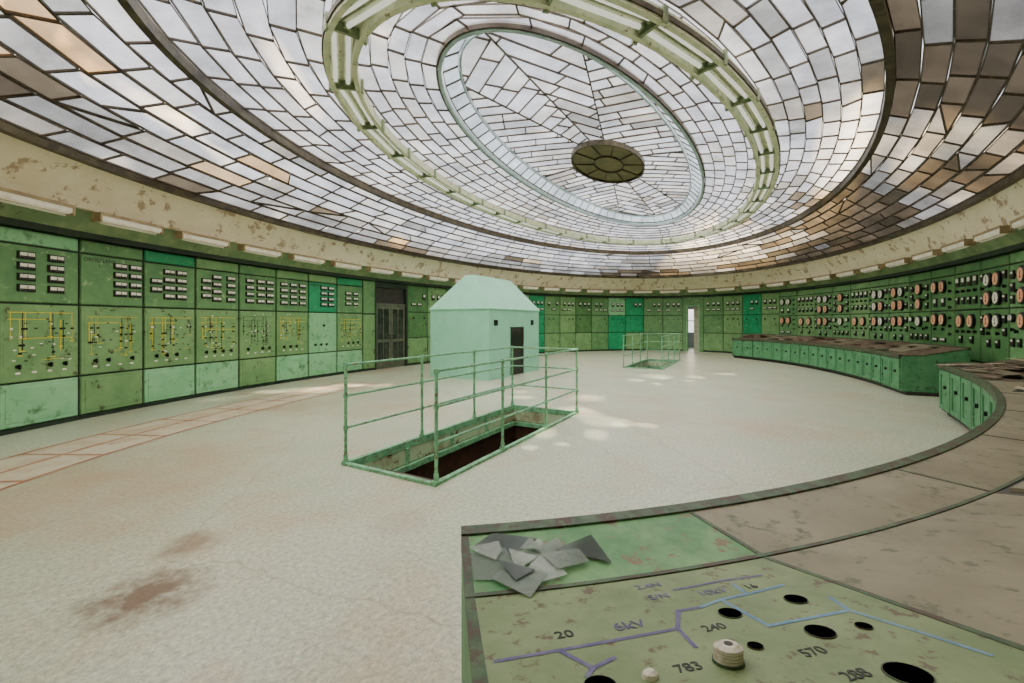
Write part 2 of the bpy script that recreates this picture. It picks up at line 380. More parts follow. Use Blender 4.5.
for wi in range(len(wed)-1):
    A=math.radians(wed[wi]);B=math.radians(wed[wi+1])
    pa=(ia*math.cos(A),ib*math.sin(A));pb=(ia*math.cos(B),ib*math.sin(B))
    la=math.hypot(*pa);lb=math.hypot(*pb)
    n1=(-pa[1]/la,pa[0]/la);n2=(pb[1]/lb,-pb[0]/lb)
    mid=math.atan2(ib*math.sin((A+B)/2),ia*math.cos((A+B)/2))
    rot=mid+(math.radians(58) if wi%2 else -math.radians(35))
    c,s=math.cos(rot),math.sin(rot)
    rh=.33;pl=1.0
    for ri in range(-24,25):
        off=random.uniform(0,pl);x=-7+off
        while x<7:
            ln=random.uniform(.7,1.3)*pl
            y0,y1=ri*rh,(ri+1)*rh
            q=[(c*X-s*Y,s*X+c*Y) for X,Y in((x,y0),(x+ln,y0),(x+ln,y1),(x,y1))]
            x+=ln
            q=clip(q,n1[0],n1[1],0)
            if len(q)>=3:q=clip(q,n2[0],n2[1],0)
            if len(q)<3: continue
            if all((p[0]/ia)**2+(p[1]/ib)**2>1.0 for p in q) and (sum(p[0] for p in q)/len(q)/ia)**2+(sum(p[1] for p in q)/len(q)/ib)**2>1.15: continue
            for k in range(64):
                e0=ell[k];e1=ell[(k+1)%64];dx,dy=e1[0]-e0[0],e1[1]-e0[1];l=math.hypot(dx,dy)
                nx,ny=-dy/l,dx/l
                q=clip(q,nx,ny,nx*e0[0]+ny*e0[1])
                if len(q)<3:break
            if len(q)<3:continue
            qq=[]
            for p in q:
                if not qq or math.hypot(p[0]-qq[-1][0],p[1]-qq[-1][1])>.012: qq.append(p)
            if len(qq)>2 and math.hypot(qq[0][0]-qq[-1][0],qq[0][1]-qq[-1][1])<.012: qq.pop()
            if len(qq)<3:continue
            cx=sum(p[0] for p in qq)/len(qq);cy=sum(p[1] for p in qq)/len(qq)
            pane(qq,.011,pick((cx,cy),'D'))
me=bpy.data.meshes.new('skylight_panes');me.from_pydata(GV,[],GF);me.materials.append(M_pane)
ca=me.color_attributes.new('PaneCol','FLOAT_COLOR','CORNER')
flat=[]
for f,c in zip(GF,GC): flat+=list(c)*len(f)
ca.data.foreach_set('color',flat)
ceil=struct(add('ceiling',me))
bars=struct(add('trim_3',lead.mesh('skylight_bars')))
mb=MB();ellipse_tube(mb,10.2,5.28,4.80,.10,.18,M_beam,200);struct(add('trim_4',mb.mesh('trim_4')))
mb=MB();ellipse_tube(mb,12.62,7.07,3.9,.12,.14,M_beam,200);struct(add('trim_5',mb.mesh('trim_5')))
mb=MB()
ellipse_tube(mb,6.45,2.19,5.40,.06,.10,M_bluerim,160);ellipse_tube(mb,6.08,1.86,5.65,.03,.07,M_bluerim,160)
ellipse_tube(mb,6.50,2.24,5.41,.03,.09,M_lead,160)
struct(add('trim_6',mb.mesh('trim_6')))
mb=MB();n=48
mb.poly([EP(1.5,.82,-2*math.pi*k/n,5.74) for k in range(n)],M_ros)
ellipse_tube(mb,1.52,.84,5.68,.05,.12,M_beam,n)
ellipse_tube(mb,.62,.34,5.70,.03,.05,M_lead,n)
for k in range(10):
    a=math.pi*2*k/10;p=EP(1.5,.82,a,5.72);q=EP(.62,.34,a,5.72);mb.cyl(q,p,.016,M_lead,6)
struct(add('trim_7',mb.mesh('trim_7')))

# ---------------------------------------------------------------- suspended light ring
root=thing(add('suspended_light_ring',None),'pale green and cream oval ring of fluorescent fittings below glass','light fixture')
root.location=(0,0,4.98)
RA,RB=7.92,3.58
mb=MB()
ellipse_tube(mb,RA+.19,RB+.19,-.07,.07,.15,M_ring,180);ellipse_tube(mb,RA-.17,RB-.17,-.07,.07,.15,M_ring,180)
ellipse_tube(mb,RA+.01,RB+.01,.06,.34,.02,M_ring,180)
ellipse_tube(mb,RA+.235,RB+.235,-.03,.02,.06,M_beam,180)
add('ring_frame',mb.mesh('ring_frame'),root)
br=MB()
br.box(-.20,.22,-.02,.02,-.06,.05,M_bracket);br.box(-.225,-.195,-.035,.035,-.09,.10,M_bracket);br.box(.215,.245,-.035,.035,-.09,.10,M_bracket)
br.cyl((0,0,.05),(0,0,.27),.010,M_bracket,6)
brm=br.mesh('ring_bracket')
tb=MB();tb.box(-.05,.05,-.60,.60,.03,.05,M_ring);tb.cyl((0,-.57,0),(0,.57,0),.028,M_tube,8);tb.box(-.045,.045,-.60,-.57,-.03,.03,M_bracket);tb.box(-.045,.045,.57,.60,-.03,.03,M_bracket)
tbm=tb.mesh('fluorescent_tube')
phs=arc_phis(RA,RB,0.02,1.27,29)
ph=[p for p in phs if p<2*math.pi-.03]
for j,p in enumerate(ph):
    q=ph[(j+1)%len(ph)]+(2*math.pi if j==len(ph)-1 else 0)
    n_=EN(RA,RB,p);add('bracket',brm,root,EP(RA,RB,p,0),rotz=math.atan2(n_.y,n_.x))
    m_=(p+q)/2;n_=EN(RA,RB,m_)
    for dd in(-.065,.095):
        P=EP(RA,RB,m_,0)+n_*dd-n_*.015
        add('fluorescent_tube',tbm,root,(P.x,P.y,-.01),rotz=math.atan2(n_.y,n_.x))

# ---------------------------------------------------------------- cove lamps
mb=MB();mb.box(-.5,.5,-.08,.08,0,.10,M_lampw);mb.box(-.48,.48,-.065,.065,-.02,0,M_lampw,);mb.box(-.53,-.5,-.09,.09,-.03,.11,M_lampb);mb.box(.5,.53,-.09,.09,-.03,.11,M_lampb);mb.box(-.53,.53,-.095,-.08,.075,.12,M_lampb)
lampm=mb.mesh('cove_lamp')
mb=MB();mb.cyl((-.46,0,-.035),(.46,0,-.035),.018,M_tubeoff,8);ltm=mb.mesh('lamp_tube',True)
for p in arc_phis(13.66,7.28,math.radians(140),1.42,36,-1):
    n_=EN(13.66,7.28,p);P=EP(13.66,7.28,p,3.22)
    r=add('cove_lamp',lampm,None,P,rotz=math.atan2(n_.y,n_.x)-math.pi/2)
    thing(r,'old box-shaped fluorescent lamp fixed under the cream cornice','lamp','fluorescent lamps under the cornice')
    add('lamp_tube',ltm,r)

# ---------------------------------------------------------------- wall cabinets
def bearing_phi(r,a=WA,b=WB):
    d=Vector((r*st+ct,-(r*ct-st)));A=(d.x/a)**2+(d.y/b)**2;B=2*(CX*d.x/a**2+CY*d.y/b**2);C=(CX/a)**2+(CY/b)**2-1
    t=(-B+math.sqrt(B*B-4*A*C))/(2*A);x=CX+t*d.x;y=CY+t*d.y
    return math.atan2(y/b,x/a)
UW=1.05
ph0=bearing_phi(-.998)
back=arc_phis(WA,WB,ph0,UW,4,+1)
fwd=arc_phis(WA,WB,ph0,UW,46,-1)
bounds=back[::-1][:-1]+fwd
W2=UW/2-.02
def panelmesh(name,z0,z1,m,frame=False):
    b=MB();b.box(-W2,W2,-.035,.02,z0,z1,m,.012)
    if frame:
        b.box(-W2+.06,W2-.06,-.042,-.03,z0+.06,z1-.06,m,.006)
    return b.mesh(name)
Z=(0.08,.70,.73,1.86,1.89,2.72,2.75,2.95)
mats={'g':M_green,'h':M_green2,'m':M_mint,'e':M_emer,'d':M_dgreen,'a':M_aged}
PMc={}
def PM(kind,mk):
    key=kind+mk
    if key not in PMc:
        z={'lower':(Z[0],Z[1]),'diagram':(Z[2],Z[3]),'meter':(Z[4],Z[5]),'header':(Z[6],Z[7]),'door_lo':(Z[0],1.0),'door_mid':(1.03,1.95),'door_up':(1.98,Z[7])}[kind]
        PMc[key]=panelmesh(kind+'_panel',z[0],z[1],mats[mk],kind.startswith('door') or kind=='lower')
    return PMc[key]
b=MB();b.box(-UW/2,UW/2,0,.42,0.0,2.97,M_dgreen);b.box(-UW/2,UW/2,-.03,0,0,.06,M_dgreen);cabbody=b.mesh('cabinet_body')
b=MB();b.box(-.11,.11,-.03,0,-.055,.055,M_black,.01);b.box(-.09,.09,-.034,-.03,-.032,.038,M_white);b.box(-.004,.004,-.037,-.034,-.03,.03,M_black);b.box(-.09,.09,-.036,-.034,-.032,-.012,M_black);rectmeter=b.mesh('rect_meter')
b=MB();b.box(-.075,.075,-.03,0,-.11,.11,M_black,.01);b.box(-.05,.05,-.034,-.03,-.01,.085,M_white);tallmeter=b.mesh('tall_meter')
b=MB();b.box(-.055,.055,-.035,0,-.085,.085,M_black,.01);b.box(-.035,.035,-.038,-.035,.02,.06,M_white);relay=b.mesh('small_relay')
def gauge(face,r=.118,sy=1.0):
    b=MB();b.cyl((0,0,0),(0,-.05,0),r,M_black,20,sy=sy);b.cyl((0,-.05,0),(0,-.06,0),r,M_black,20,r*.85,sy=sy);b.cyl((0,-.06,0),(0,-.063,0),r*.76,face,20,sy=sy);b.box(-.005,.005,-.067,-.063,-.02,.07,M_black);b.cyl((0,-.063,-.05),(0,-.067,-.05),.02,M_black,8);return b.mesh('round_gauge')
gW,gT=gauge(M_white,.13,1.2),gauge(M_tan,.13,1.3)
gS=gauge(M_white,.085)
b=MB();b.cyl((0,0,0),(0,-.03,0),.03,M_black,10);b.box(-.008,.008,-.055,-.02,-.035,.035,M_black);switch=b.mesh('switch_knob')
b=MB();b.cyl((0,0,0),(0,-.02,0),.022,M_black,8);b.cyl((0,-.02,0),(0,-.05,0),.012,M_white,8);lampk=b.mesh('indicator_lamp')
b=MB();b.box(-.012,.012,-.05,-.04,-.06,.06,M_black);b.box(-.012,.012,-.04,0,-.06,-.045,M_black);b.box(-.012,.012,-.04,0,.045,.06,M_black);handle=b.mesh('handle')
def mimic(seed,lm=None,nv=6):
    R=random.Random(seed);b=MB();lm=lm or M_yel
    b.box(-.46,.46,-.0375,-.034,.80,1.82,M_green)
    def bar(x0,x1,z0,z1,m=lm): b.box(x0,x1,-.041,-.036,z0,z1,m)
    t=.009
    zt=1.70+R.uniform(-.04,.04);bar(-.42,.42,zt,zt+t);z2=zt-.10;bar(-.42,R.choice((.1,.42)),z2,z2+t)
    if R.random()<.5: z3=R.uniform(1.3,1.45);bar(-.3,.4,z3,z3+t)
    xs_=sorted(R.uniform(-.42,.40) for _ in range(nv+3))
    for q_,x in enumerate(xs_):
        lm2=M_ink if q_%3==2 else lm
        zb=R.uniform(.95,1.4);bar(x,x+t,zb,zt if R.random()<.6 else z2,lm2)
        for z in (1.5,1.38,1.26,1.14,1.02):
            if z>zb and R.random()<.6: b.cyl((x+.005,-.036,z),(x+.005,-.06,z),.017,M_black if R.random()<.85 else M_white,8)
        if R.random()<.7: bar(x-.03,x+.04,zb-.012,zb)
    for _ in range(5):
        x=R.uniform(-.4,.3);z=R.uniform(1.0,1.55);bar(x,x+.12,z,z+t*.8,lm if R.random()<.6 else M_ink)
    for _ in range(22):
        x=R.uniform(-.42,.38);z=R.uniform(1.0,1.8);bar(x,x+.04,z,z+.018,M_ink if R.random()<.75 else M_white)
    for x in (-.3,-.1,.1,.3): b.box(x-.03,x+.03,-.042,-.036,.84,.87,M_white)
    return b.mesh('mimic_diagram')
mim={-2:mimic(1),-1:mimic(2,nv=7),0:mimic(13,nv=6),1:mimic(4,nv=6),2:mimic(25,nv=5),3:mimic(6,M_ink,5),4:mimic(17,nv=6),6:mimic(8,nv=5),-3:mimic(9),-4:mimic(10)}
LAY={ -4:[(-.2,4),(.2,4)],-3:[(-.2,3),(.2,3)],-2:[(-.2,4),(.2,4)],-1:[(-.2,4),(.18,4)],0:[(.1,4),(.36,4)],1:[(-.3,2),(-.05,4),(.2,4)],2:[(-.3,3),(-.05,4),(.3,4)],3:[(-.25,4),(.05,4),(.32,4)],4:[(-.3,4),(0,4),(.3,4)],5:[(0,4),(.28,4)],6:[(-.1,3),(.2,3)],7:[(-.25,3),(.1,3)]}
lab={0:textmesh('OROSZLANY\nI.',.085,M_ink),5:textmesh('KOMAROM\nI.',.085,M_ink)}
doorspot=None
for i in range(len(bounds)-1):
    k=i-4
    a0,a1=bounds[i],bounds[i+1];p=EP(WA,WB,a0);q=EP(WA,WB,a1);c=(p+q)/2;d=(q-p).normalized();rz=math.atan2(d.y,d.x)
    am=(a0+a1)/2
    if am<math.radians(-106): break
    rel=c-Vector((CX,CY,0));X=rel.x*st-rel.y*ct;Y=rel.x*ct+rel.y*st;px=512+435*X/Y if Y>0 else 9999
    if k in(7,8): continue
    if a0>0>=a1:
        doorspot=(c,rz);continue
    root=add('control_panel_cabinet',None,None,c,rz)
    add('cabinet_body',cabbody,root)
    R=random.Random(k*13+5)
    if k<7:
        hm='m' if k in(-1,) else('e' if k in(1,6) else R.choice('gh'))
        lo='m' if k in(-1,2,5) else R.choice('mmg');dm='g' if k!=5 else 'm';um='h' if k<5 else('e' if k==5 else 'h')
        add('header_panel',PM('header',hm),root);add('meter_panel',PM('meter',um),root);add('diagram_panel',PM('diagram',dm),root);add('lower_panel',PM('lower',lo),root)
        if k!=5: add('mimic_diagram',mim[k],root)
        else: add('switch_knob',switch,root,(0,-.035,1.5))
        for x,n in LAY.get(k,[(-.2,4),(.2,4)]):
            for r in range(n): add('meter',rectmeter,root,(x,-.035,2.58-r*.16-(4-n)*.1))
        for x in(-.3,-.1,.1,.3):
            if R.random()<.8: add('switch_knob',switch,root,(x,-.037,.95))
        if k in lab: add('name_lettering',lab[k],root,(-.22 if k==0 else -.28,-.037,2.6),rot=(math.pi/2,0,0))
        thing(root,'tall green switchboard cabinet with small meters and a yellow mimic diagram','control cabinet','switchboard cabinets along the oval wall')
    elif px<775 and am>math.radians(-50):
        e='e' if (k in(16,21,22,28)) else R.choice('ghgha')
        add('upper_door',PM('door_up',e if R.random()<.85 else 'm'),root);add('middle_door',PM('door_mid',e),root);add('lower_door',PM('door_lo',e if R.random()<.6 else 'g'),root)
        for z in(.55,1.5): add('handle',handle,root,(.38,-.035,z))
        for x in(-.25,.05,.3):
            if R.random()<.9: add('meter',tallmeter,root,(x,-.042,2.55))
            if R.random()<.7: add('meter',rectmeter,root,(x,-.042,2.25))
            if R.random()<.7: add('switch_knob',switch,root,(x,-.042,1.75))
            if R.random()<.6: add('indicator_lamp',lampk,root,(x,-.042,1.45))
        thing(root,'tall green cabinet with framed doors, dark meters and switches','control cabinet','switchboard cabinets along the oval wall')
    else:
        mm_=R.choice('aahg')
        add('header_panel',PM('header',mm_),root);add('meter_panel',PM('meter',mm_),root);add('diagram_panel',PM('diagram',mm_),root);add('lower_panel',PM('lower','h'),root)
        style=(k+R.choice((0,0,1)))%4
        if style==0:
            for x in(-.17,.17):
                for z in(2.49,2.10,1.62): add('round_gauge',gT if R.random()<.6 else gW,root,(x,-.035,z))
                add('switch_knob',switch,root,(x,-.035,1.36));add('relay',relay,root,(x,-.035,1.15))
            for x in(-.41,.41):
                for z in(2.56,2.32,2.08,1.66,1.40): add('relay' if z!=2.32 else 'switch_knob',relay if z!=2.32 else switch,root,(x,-.035,z))
        elif style==1:
            for z in(2.50,2.10,1.62): add('round_gauge',gT if R.random()<.75 else gW,root,(0,-.035,z))
            for x in(-.36,.36):
                for z in(2.52,2.28,2.04): add('relay',relay,root,(x,-.035,z))
                add('round_gauge',gS,root,(x,-.035,1.68));add('switch_knob',switch,root,(x,-.035,1.45))
            for x in(-.22,.22):
                for z in(2.50,2.2,1.42): add('switch_knob',switch,root,(x,-.035,z))
            for x in(-.36,-.12,.12,.36): add('relay',relay,root,(x,-.035,1.2))
        elif style==2:
            for x in(-.30,.06):
                add('round_gauge',gW if R.random()<.4 else gT,root,(x,-.035,2.49));add('meter',tallmeter,root,(x,-.035,2.1))
                add('round_gauge',gT,root,(x,-.035,1.66));add('meter',rectmeter,root,(x,-.035,1.15));add('switch_knob',switch,root,(x,-.035,1.42))
            for z in(2.56,2.36,2.16,1.96,1.70,1.50,1.30): add('switch_knob',switch,root,(.36,-.035,z))
        else:
            for x in(-.36,-.12,.12,.36):
                add('meter',tallmeter,root,(x,-.035,2.54));add('switch_knob',switch,root,(x,-.035,2.32));add('relay',relay,root,(x,-.035,2.10))
            for x in(-.22,.22): add('round_gauge',gT,root,(x,-.035,1.62));add('relay',relay,root,(x,-.035,1.2))
            for x in(-.36,-.12,.12,.36): add('switch_knob',switch,root,(x,-.035,1.38))
        thing(root,'tall aged green cabinet with pink-faced gauges above black instruments' if style<2 else 'tall aged green cabinet with mixed round gauges and black switches','control cabinet','switchboard cabinets along the oval wall')
p=EP(WA,WB,bounds[11]);q=EP(WA,WB,bounds[13]);c=(p+q)/2;d=(q-p).normalized();rz=math.atan2(d.y,d.x)
root=struct(add('door_1',None,None,c,rz))
b=MB();b.box(-1.05,-.52,-.0,.4,0,2.97,M_dgreen);b.box(-1.03,-.54,-.035,0,.08,1.84,M_green);b.box(-1.03,-.54,-.035,0,1.89,2.95,M_green2);b.box(-.52,-.46,-.03,.4,0,2.97,M_dgreen);b.box(.97,1.05,-.03,.4,0,2.97,M_dgreen);b.box(-.46,.97,-.03,.4,2.78,2.97,M_dgreen)
b.box(-.46,.97,0,.1,2.16,2.24,M_door);b.box(-.46,.97,.05,.08,2.24,2.78,M_dark);add('door_frame',b.mesh('door_frame'),root)
for sx in(-1,1):
    b=MB();x0,x1=(-.45,.25) if sx<0 else(.26,.96)
    b.box(x0,x0+.09,.02,.07,.02,2.15,M_door);b.box(x1-.09,x1,.02,.07,.02,2.15,M_door)
    for z0,z1 in((.02,.22),(.9,1.0),(2.05,2.15)): b.box(x0+.09,x1-.09,.02,.07,z0,z1,M_door)
    xm=(x0+x1)/2;b.box(xm-.02,xm+.02,.025,.065,.22,2.05,M_door);b.box(x0+.09,x1-.09,.04,.05,.22,2.05,M_glassd)
    lf=add('door_leaf',b.mesh('door_leaf'),root);add('handle',handle,lf,(.255+.06*sx,.02,1.08))
c,rz=doorspot
root=struct(add('door_2',None,None,c,rz))
b=MB();b.box(-.52,-.33,-.03,.42,0,2.97,M_green2);b.box(.33,.52,-.03,.42,0,2.97,M_green2);b.box(-.33,.33,-.03,.42,2.5,2.97,M_green2)
b.box(-.33,-.29,-.03,.1,0,2.5,M_mint);b.box(.29,.33,-.03,.1,0,2.5,M_mint);b.box(-.29,.29,-.03,.1,2.46,2.5,M_mint)
add('door_frame',b.mesh('door_frame'),root)

# ---------------------------------------------------------------- control desks
DA,DB=10.86,6.15
def DP(ph,d,z): 
    return EP(DA,DB,ph)+EN(DA,DB,ph)*d+Vector((0,0,z))
def strip(mb,pa,pb,ring,m,n=5,gap=0.0):
    k=len(mb.v);mi=mb.mi(m);r=len(ring)
    for j in range(n+1):
        ph=pa+(pb-pa)*j/n
        for d,z in ring: mb.v.append(tuple(DP(ph,d,z)))
    for j in range(n):
        for i in range(r):
            q=(i+1)%r;mb.f.append((k+j*r+i,k+j*r+q,k+(j+1)*r+q,k+(j+1)*r+i));mb.m.append(mi)
    mb.f.append(tuple(k+i for i in range(r-1,-1,-1)));mb.m.append(mi)
    mb.f.append(tuple(k+n*r+i for i in range(r)));mb.m.append(mi)
def desk_module(pa,pb,first,last,topm,slopem,label,grp,ndoor=2,slats=False):
    pm=(pa+pb)/2;org=DP(pm,.5,0)
    root=add('control_desk',None,None,org)
    thing(root,label,'control desk',grp)
    def fin(mb,name): 
        recenter(mb,org);return add(name,mb.mesh(name),root)
    mb=MB();strip(mb,pa,pb,[(.05,.08),(1.16,.08),(1.16,1.02),(.40,.85),(.05,.845)],M_deskd if first else M_dgreen)
    strip(mb,pa,pb,[(.12,0),(1.1,0),(1.1,.08),(.12,.08)],M_dark)
    fin(mb,'desk_body')
    mb=MB();strip(mb,pa,pb,[(-.005,.80),(.05,.80),(.05,.882),(.0,.887)],M_edge);
    g=.0011
    RG=[(.05,.845),(.39,.851),(1.16,1.02),(1.16,1.0485),(.392,.8785),(.05,.8765)]
    strip(mb,pa,pa+g*(3 if first else 1.0),RG,M_edge,1)
    strip(mb,pb-g*(3 if last else 1.0),pb,RG,M_edge,1)
    strip(mb,pa,pb,[(.372,.84),(.388,.84),(.388,.880),(.372,.879)],M_edge)
    strip(mb,pa,pb,[(1.13,1.0),(1.18,1.0),(1.18,1.07),(1.13,1.065)],M_edge)
    fin(mb,'edge_trim')
    ga,gb=g*(3 if first else 1.0),g*(3 if last else 1.0)
    mb=MB();strip(mb,pa+ga,pb-gb,[(.05,.846),(.372,.852),(.372,.876),(.05,.874)],topm);fin(mb,'ledge_panel')
    mb=MB();strip(mb,pa+ga,pb-gb,[(.388,.855),(1.13,1.02),(1.13,1.040),(.388,.876)],slopem,16);fin(mb,'sloped_panel')
    if slats:
        for k in range(7):
            d0=.42+k*.10;z0=.878+(d0-.4)*.2235;d1=d0+.075;z1=.878+(d1-.4)*.2235
            mb=MB();strip(mb,pa+g*5,pb-g*5,[(d0,z0),(d1,z1),(d1,z1+.018),(d0,z0+.018)],M_debris if k%3==2 else M_brown);fin(mb,'wooden_slat')
    for k in range(ndoor):
        a=pa+(pb-pa)*(k+.04)/ndoor;bb=pa+(pb-pa)*(k+.96)/ndoor;mid=(a+bb)/2
        mb=MB();strip(mb,a,bb,[(.03,.12),(.05,.12),(.05,.78),(.03,.78)],M_deskd,2)
        da=(bb-a)*.12
        strip(mb,a,a+da,[(.012,.12),(.03,.12),(.03,.78),(.012,.78)],M_deskd,1);strip(mb,bb-da,bb,[(.012,.12),(.03,.12),(.03,.78),(.012,.78)],M_deskd,1)
        strip(mb,a+da,bb-da,[(.012,.12),(.03,.12),(.03,.19),(.012,.19)],M_deskd,2);strip(mb,a+da,bb-da,[(.012,.71),(.03,.71),(.03,.78),(.012,.78)],M_deskd,2)
        dr=fin(mb,'door')
        mb=MB();P=DP(mid,.03,.5);Nn=EN(DA,DB,mid);mb.cyl(P,P-Nn*.035,.03,M_black,12);recenter(mb,org);add('door_knob',mb.mesh('door_knob'),dr)
    return root
phs=[math.radians(203.5)];phs+=arc_phis(DA,DB,phs[0],.865,1)[1:]
phs+=arc_phis(DA,DB,phs[-1],1.30,7)[1:]
nearmods=[]
for j in range(len(phs)-1):
    tm=M_band if j<1 else M_brown;sm=M_deskg if j==0 else(M_dark if j==2 else M_brown)
    if j>5: sm=tm=M_debris
    lb='worn green desk section with painted mimic lines and empty sockets' if j==0 else 'worn desk section with dusty brown boards and green metal edging'
    nearmods.append(desk_module(phs[j],phs[j+1],j==0,j==len(phs)-2,tm,sm,lb,'sections of the curved near control desk',slats=(j==2)))
pm=(phs[0]+phs[1])/2;root=nearmods[0];org=root.location.copy()
O=DP(pm,.40,.878);N_=EN(DA,DB,pm);T=Vector((-N_.y,N_.x,0));S=(DP(pm,1.125,1.04)-O).normalized();UP=(-T.cross(S)).normalized()
O=O-S*.058+T*.030
def surfz(P):
    lo,hi=phs[0]-.12,phs[1]+.12
    for _ in range(24):
        m=(lo+hi)/2;e=EP(DA,DB,m);n=EN(DA,DB,m);cr=n.x*(P.y-e.y)-n.y*(P.x-e.x)
        if cr>0: lo=m
        else: hi=m
    e=EP(DA,DB,lo);d=(Vector((P.x,P.y,0))-e).dot(EN(DA,DB,lo))
    return .876+(d-.388)*(.164/.742)
def onboard(name,me,u,v,h=.001,ang=0.):
    x=T*math.cos(ang)-S*math.sin(ang);y=UP.cross(x);P0=O+T*u+S*v
    for vt in me.vertices:
        P=P0+x*vt.co.x+y*vt.co.y
        z=surfz(P)+h+vt.co.z
        vt.co=Vector((P.x,P.y,z))-org
    me.update();return add(name,me,root)
for body,u,v,sz in (('2.4N',.0,.105,.038),('S/N',-.01,.175,.038),('10kV',.13,.195,.040),('16',.24,.20,.036),('20',-.30,.285,.042),('6kV',-.15,.29,.048),('240',.015,.355,.036),('783',-.125,.47,.036),('570',.125,.495,.036),('288',.13,.575,.036)):
    onboard('lettering',textmesh(body,sz,M_purple if 'V' in body or 'N' in body else M_ink),u,v,.0012,.0)
for u,v,r in((.09,.31,.026),(.28,.30,.026),(.20,.44,.029),(.30,.45,.016),(.21,.60,.036),(-.30,.475,.030),(.04,.445,.015),(-.36,.56,.028)):
    b=MB();b.cyl((0,0,-.002),(0,0,.0018),r,M_edge,24);b.cyl((0,0,.0018),(0,0,.0024),r*.93,M_void,24);onboard('socket_hole',b.mesh('socket_hole'),u,v,0.0008)  # no real opening: a black disc laid on the board paints the hole's shade
def ppath(pts,m,w,name):
    b=MB()
    for (u0,v0),(u1,v1) in zip(pts[:-1],pts[1:]):
        L_=math.hypot(u1-u0,v1-v0);n=max(1,int(L_/.03));du,dv=(u1-u0)/L_,(v1-v0)/L_;e=w/2
        for i in range(n):
            a=-e+(L_+2*e)*i/n;c=-e+(L_+2*e)*(i+1)/n
            q=[(u0+du*a-dv*e,v0+dv*a+du*e),(u0+du*c-dv*e,v0+dv*c+du*e),(u0+du*c+dv*e,v0+dv*c-du*e),(u0+du*a+dv*e,v0+dv*a-du*e)]
            b.poly([(x,-y,0) for x,y in q][::-1],m)
    onboard(name,b.mesh(name),0,0,.0009)
ppath([(-.46,.345),(-.06,.335),(-.01,.26),(.05,.26)],M_purple,.011,'mimic_line')
ppath([(-.33,.345),(-.29,.42),(-.24,.40)],M_purple,.011,'mimic_line')
ppath([(-.29,.42),(-.31,.44)],M_purple,.011,'mimic_line')
ppath([(-.06,.335),(-.07,.41)],M_purple,.010,'mimic_line')
ppath([(.05,.15),(.20,.14),(.32,.145)],M_purple,.010,'mimic_line')
ppath([(.05,.26),(.12,.24),(.125,.385),(.34,.385),(.36,.32)],M_blue,.010,'mimic_line')
ppath([(.12,.24),(.20,.235),(.32,.22)],M_blue,.010,'mimic_line')
ppath([(.34,.385),(.375,.50),(.40,.60)],M_blue,.010,'mimic_line')
ppath([(.20,.235),(.21,.17)],M_blue,.010,'mimic_line')
b=MB();b.cyl((0,0,0),(0,0,.005),.028,M_edge,24)
for zz in(0.005,.011,.017,.023): b.cyl((0,0,zz),(0,0,zz+.0045),.0255,M_knob,24);b.cyl((0,0,zz+.0045),(0,0,zz+.006),.0235,M_lampb,24)
b.cyl((0,0,.029),(0,0,.034),.025,M_knob,24,.016);b.cyl((0,0,.034),(0,0,.035),.008,M_dark,12)
onboard('porcelain_knob',b.mesh('porcelain_knob'),-.045,.475,.0005)
b=MB();b.cyl((0,0,0),(0,0,.008),.015,M_knob,16,.013);b.cyl((0,0,.008),(0,0,.013),.013,M_knob,16,.006);onboard('porcelain_knob',b.mesh('small_porcelain_knob'),-.205,.475,.0005)
def shard(name,loc,r,m,R,label,cat,grp,th=.003,tilt=.04,ns=(3,4,5)):
    b=MB();n=R.choice(ns);a0=R.uniform(0,6);pts=[]
    for k in range(n):
        a=a0+2*math.pi*k/n+R.uniform(-.4,.4);rr=r*R.uniform(.6,1.15);pts.append((rr*math.cos(a),rr*math.sin(a)))
    lo=[(x,y,0) for x,y in pts];hi=[(x,y,th) for x,y in pts]
    b.poly(lo[::-1],m);b.poly(hi,m)
    for k in range(n): b.poly([lo[k],lo[(k+1)%n],hi[(k+1)%n],hi[k]],m)
    o=add(name,b.mesh(name),None,loc,rot=(R.uniform(-tilt,tilt),R.uniform(-tilt,tilt),0))
    thing(o,label,cat,grp);return o
R=random.Random(33)
for j,(X,Y,r,mm) in enumerate([(-.03,1.42,.11,M_shA),(-.05,1.29,.10,M_shC),(.07,1.33,.10,M_shB),(.14,1.38,.09,M_shC),(.22,1.37,.10,M_shA),(.09,1.26,.085,M_shB),(.02,1.21,.08,M_shC),(-.07,1.36,.06,M_shB),(.16,1.31,.07,M_shC),(.02,1.31,.08,M_shB),(.0,1.25,.06,M_shA),(.06,1.37,.06,M_shC)]):
    shard('glass_shard',V(X,Y,.8785+.0014*j),r,mm,R,'flat sharp piece of broken window glass on the desk ledge','broken glass','broken glass pieces on the desk',th=.0011,tilt=.003,ns=(3,4,4,5))
R=random.Random(11)
def litter(pa,pb,n,grp):
    for j in range(n):
        ph=R.uniform(pa,pb);d=R.uniform(.12,1.05);z=(.88 if d<.4 else .88+(d-.4)*.2235)+.015
        P=DP(ph,d,z+.004*(j%5));m=R.choice((M_debris,M_debris,M_brown,M_paper,M_dgreen))
        shard('torn_board_scrap',P,R.uniform(.1,.3),m,R,'torn dirty scrap of board or paper lying on the desk','scrap',grp,th=.006,tilt=.14)
litter(phs[5]+.02,phs[-1]-.02,36,'torn scraps on the near desk')
p_=DP((phs[1]+phs[2])/2,.72,.955);shard('paper_scrap',p_,.02,M_paper,R,'tiny white paper scrap on the brown board','paper',None)
DA,DB=11.5,6.15
phs2=[math.radians(276.6)];phs2+=arc_phis(DA,DB,phs2[0],1.13,9)[1:]
for j in range(len(phs2)-1):
    desk_module(phs2[j],phs2[j+1],j==0,j==len(phs2)-2,M_debris,M_brown if j%3==1 else M_debris,'green desk section with panelled doors and a filthy littered top','sections of the long far control desk')
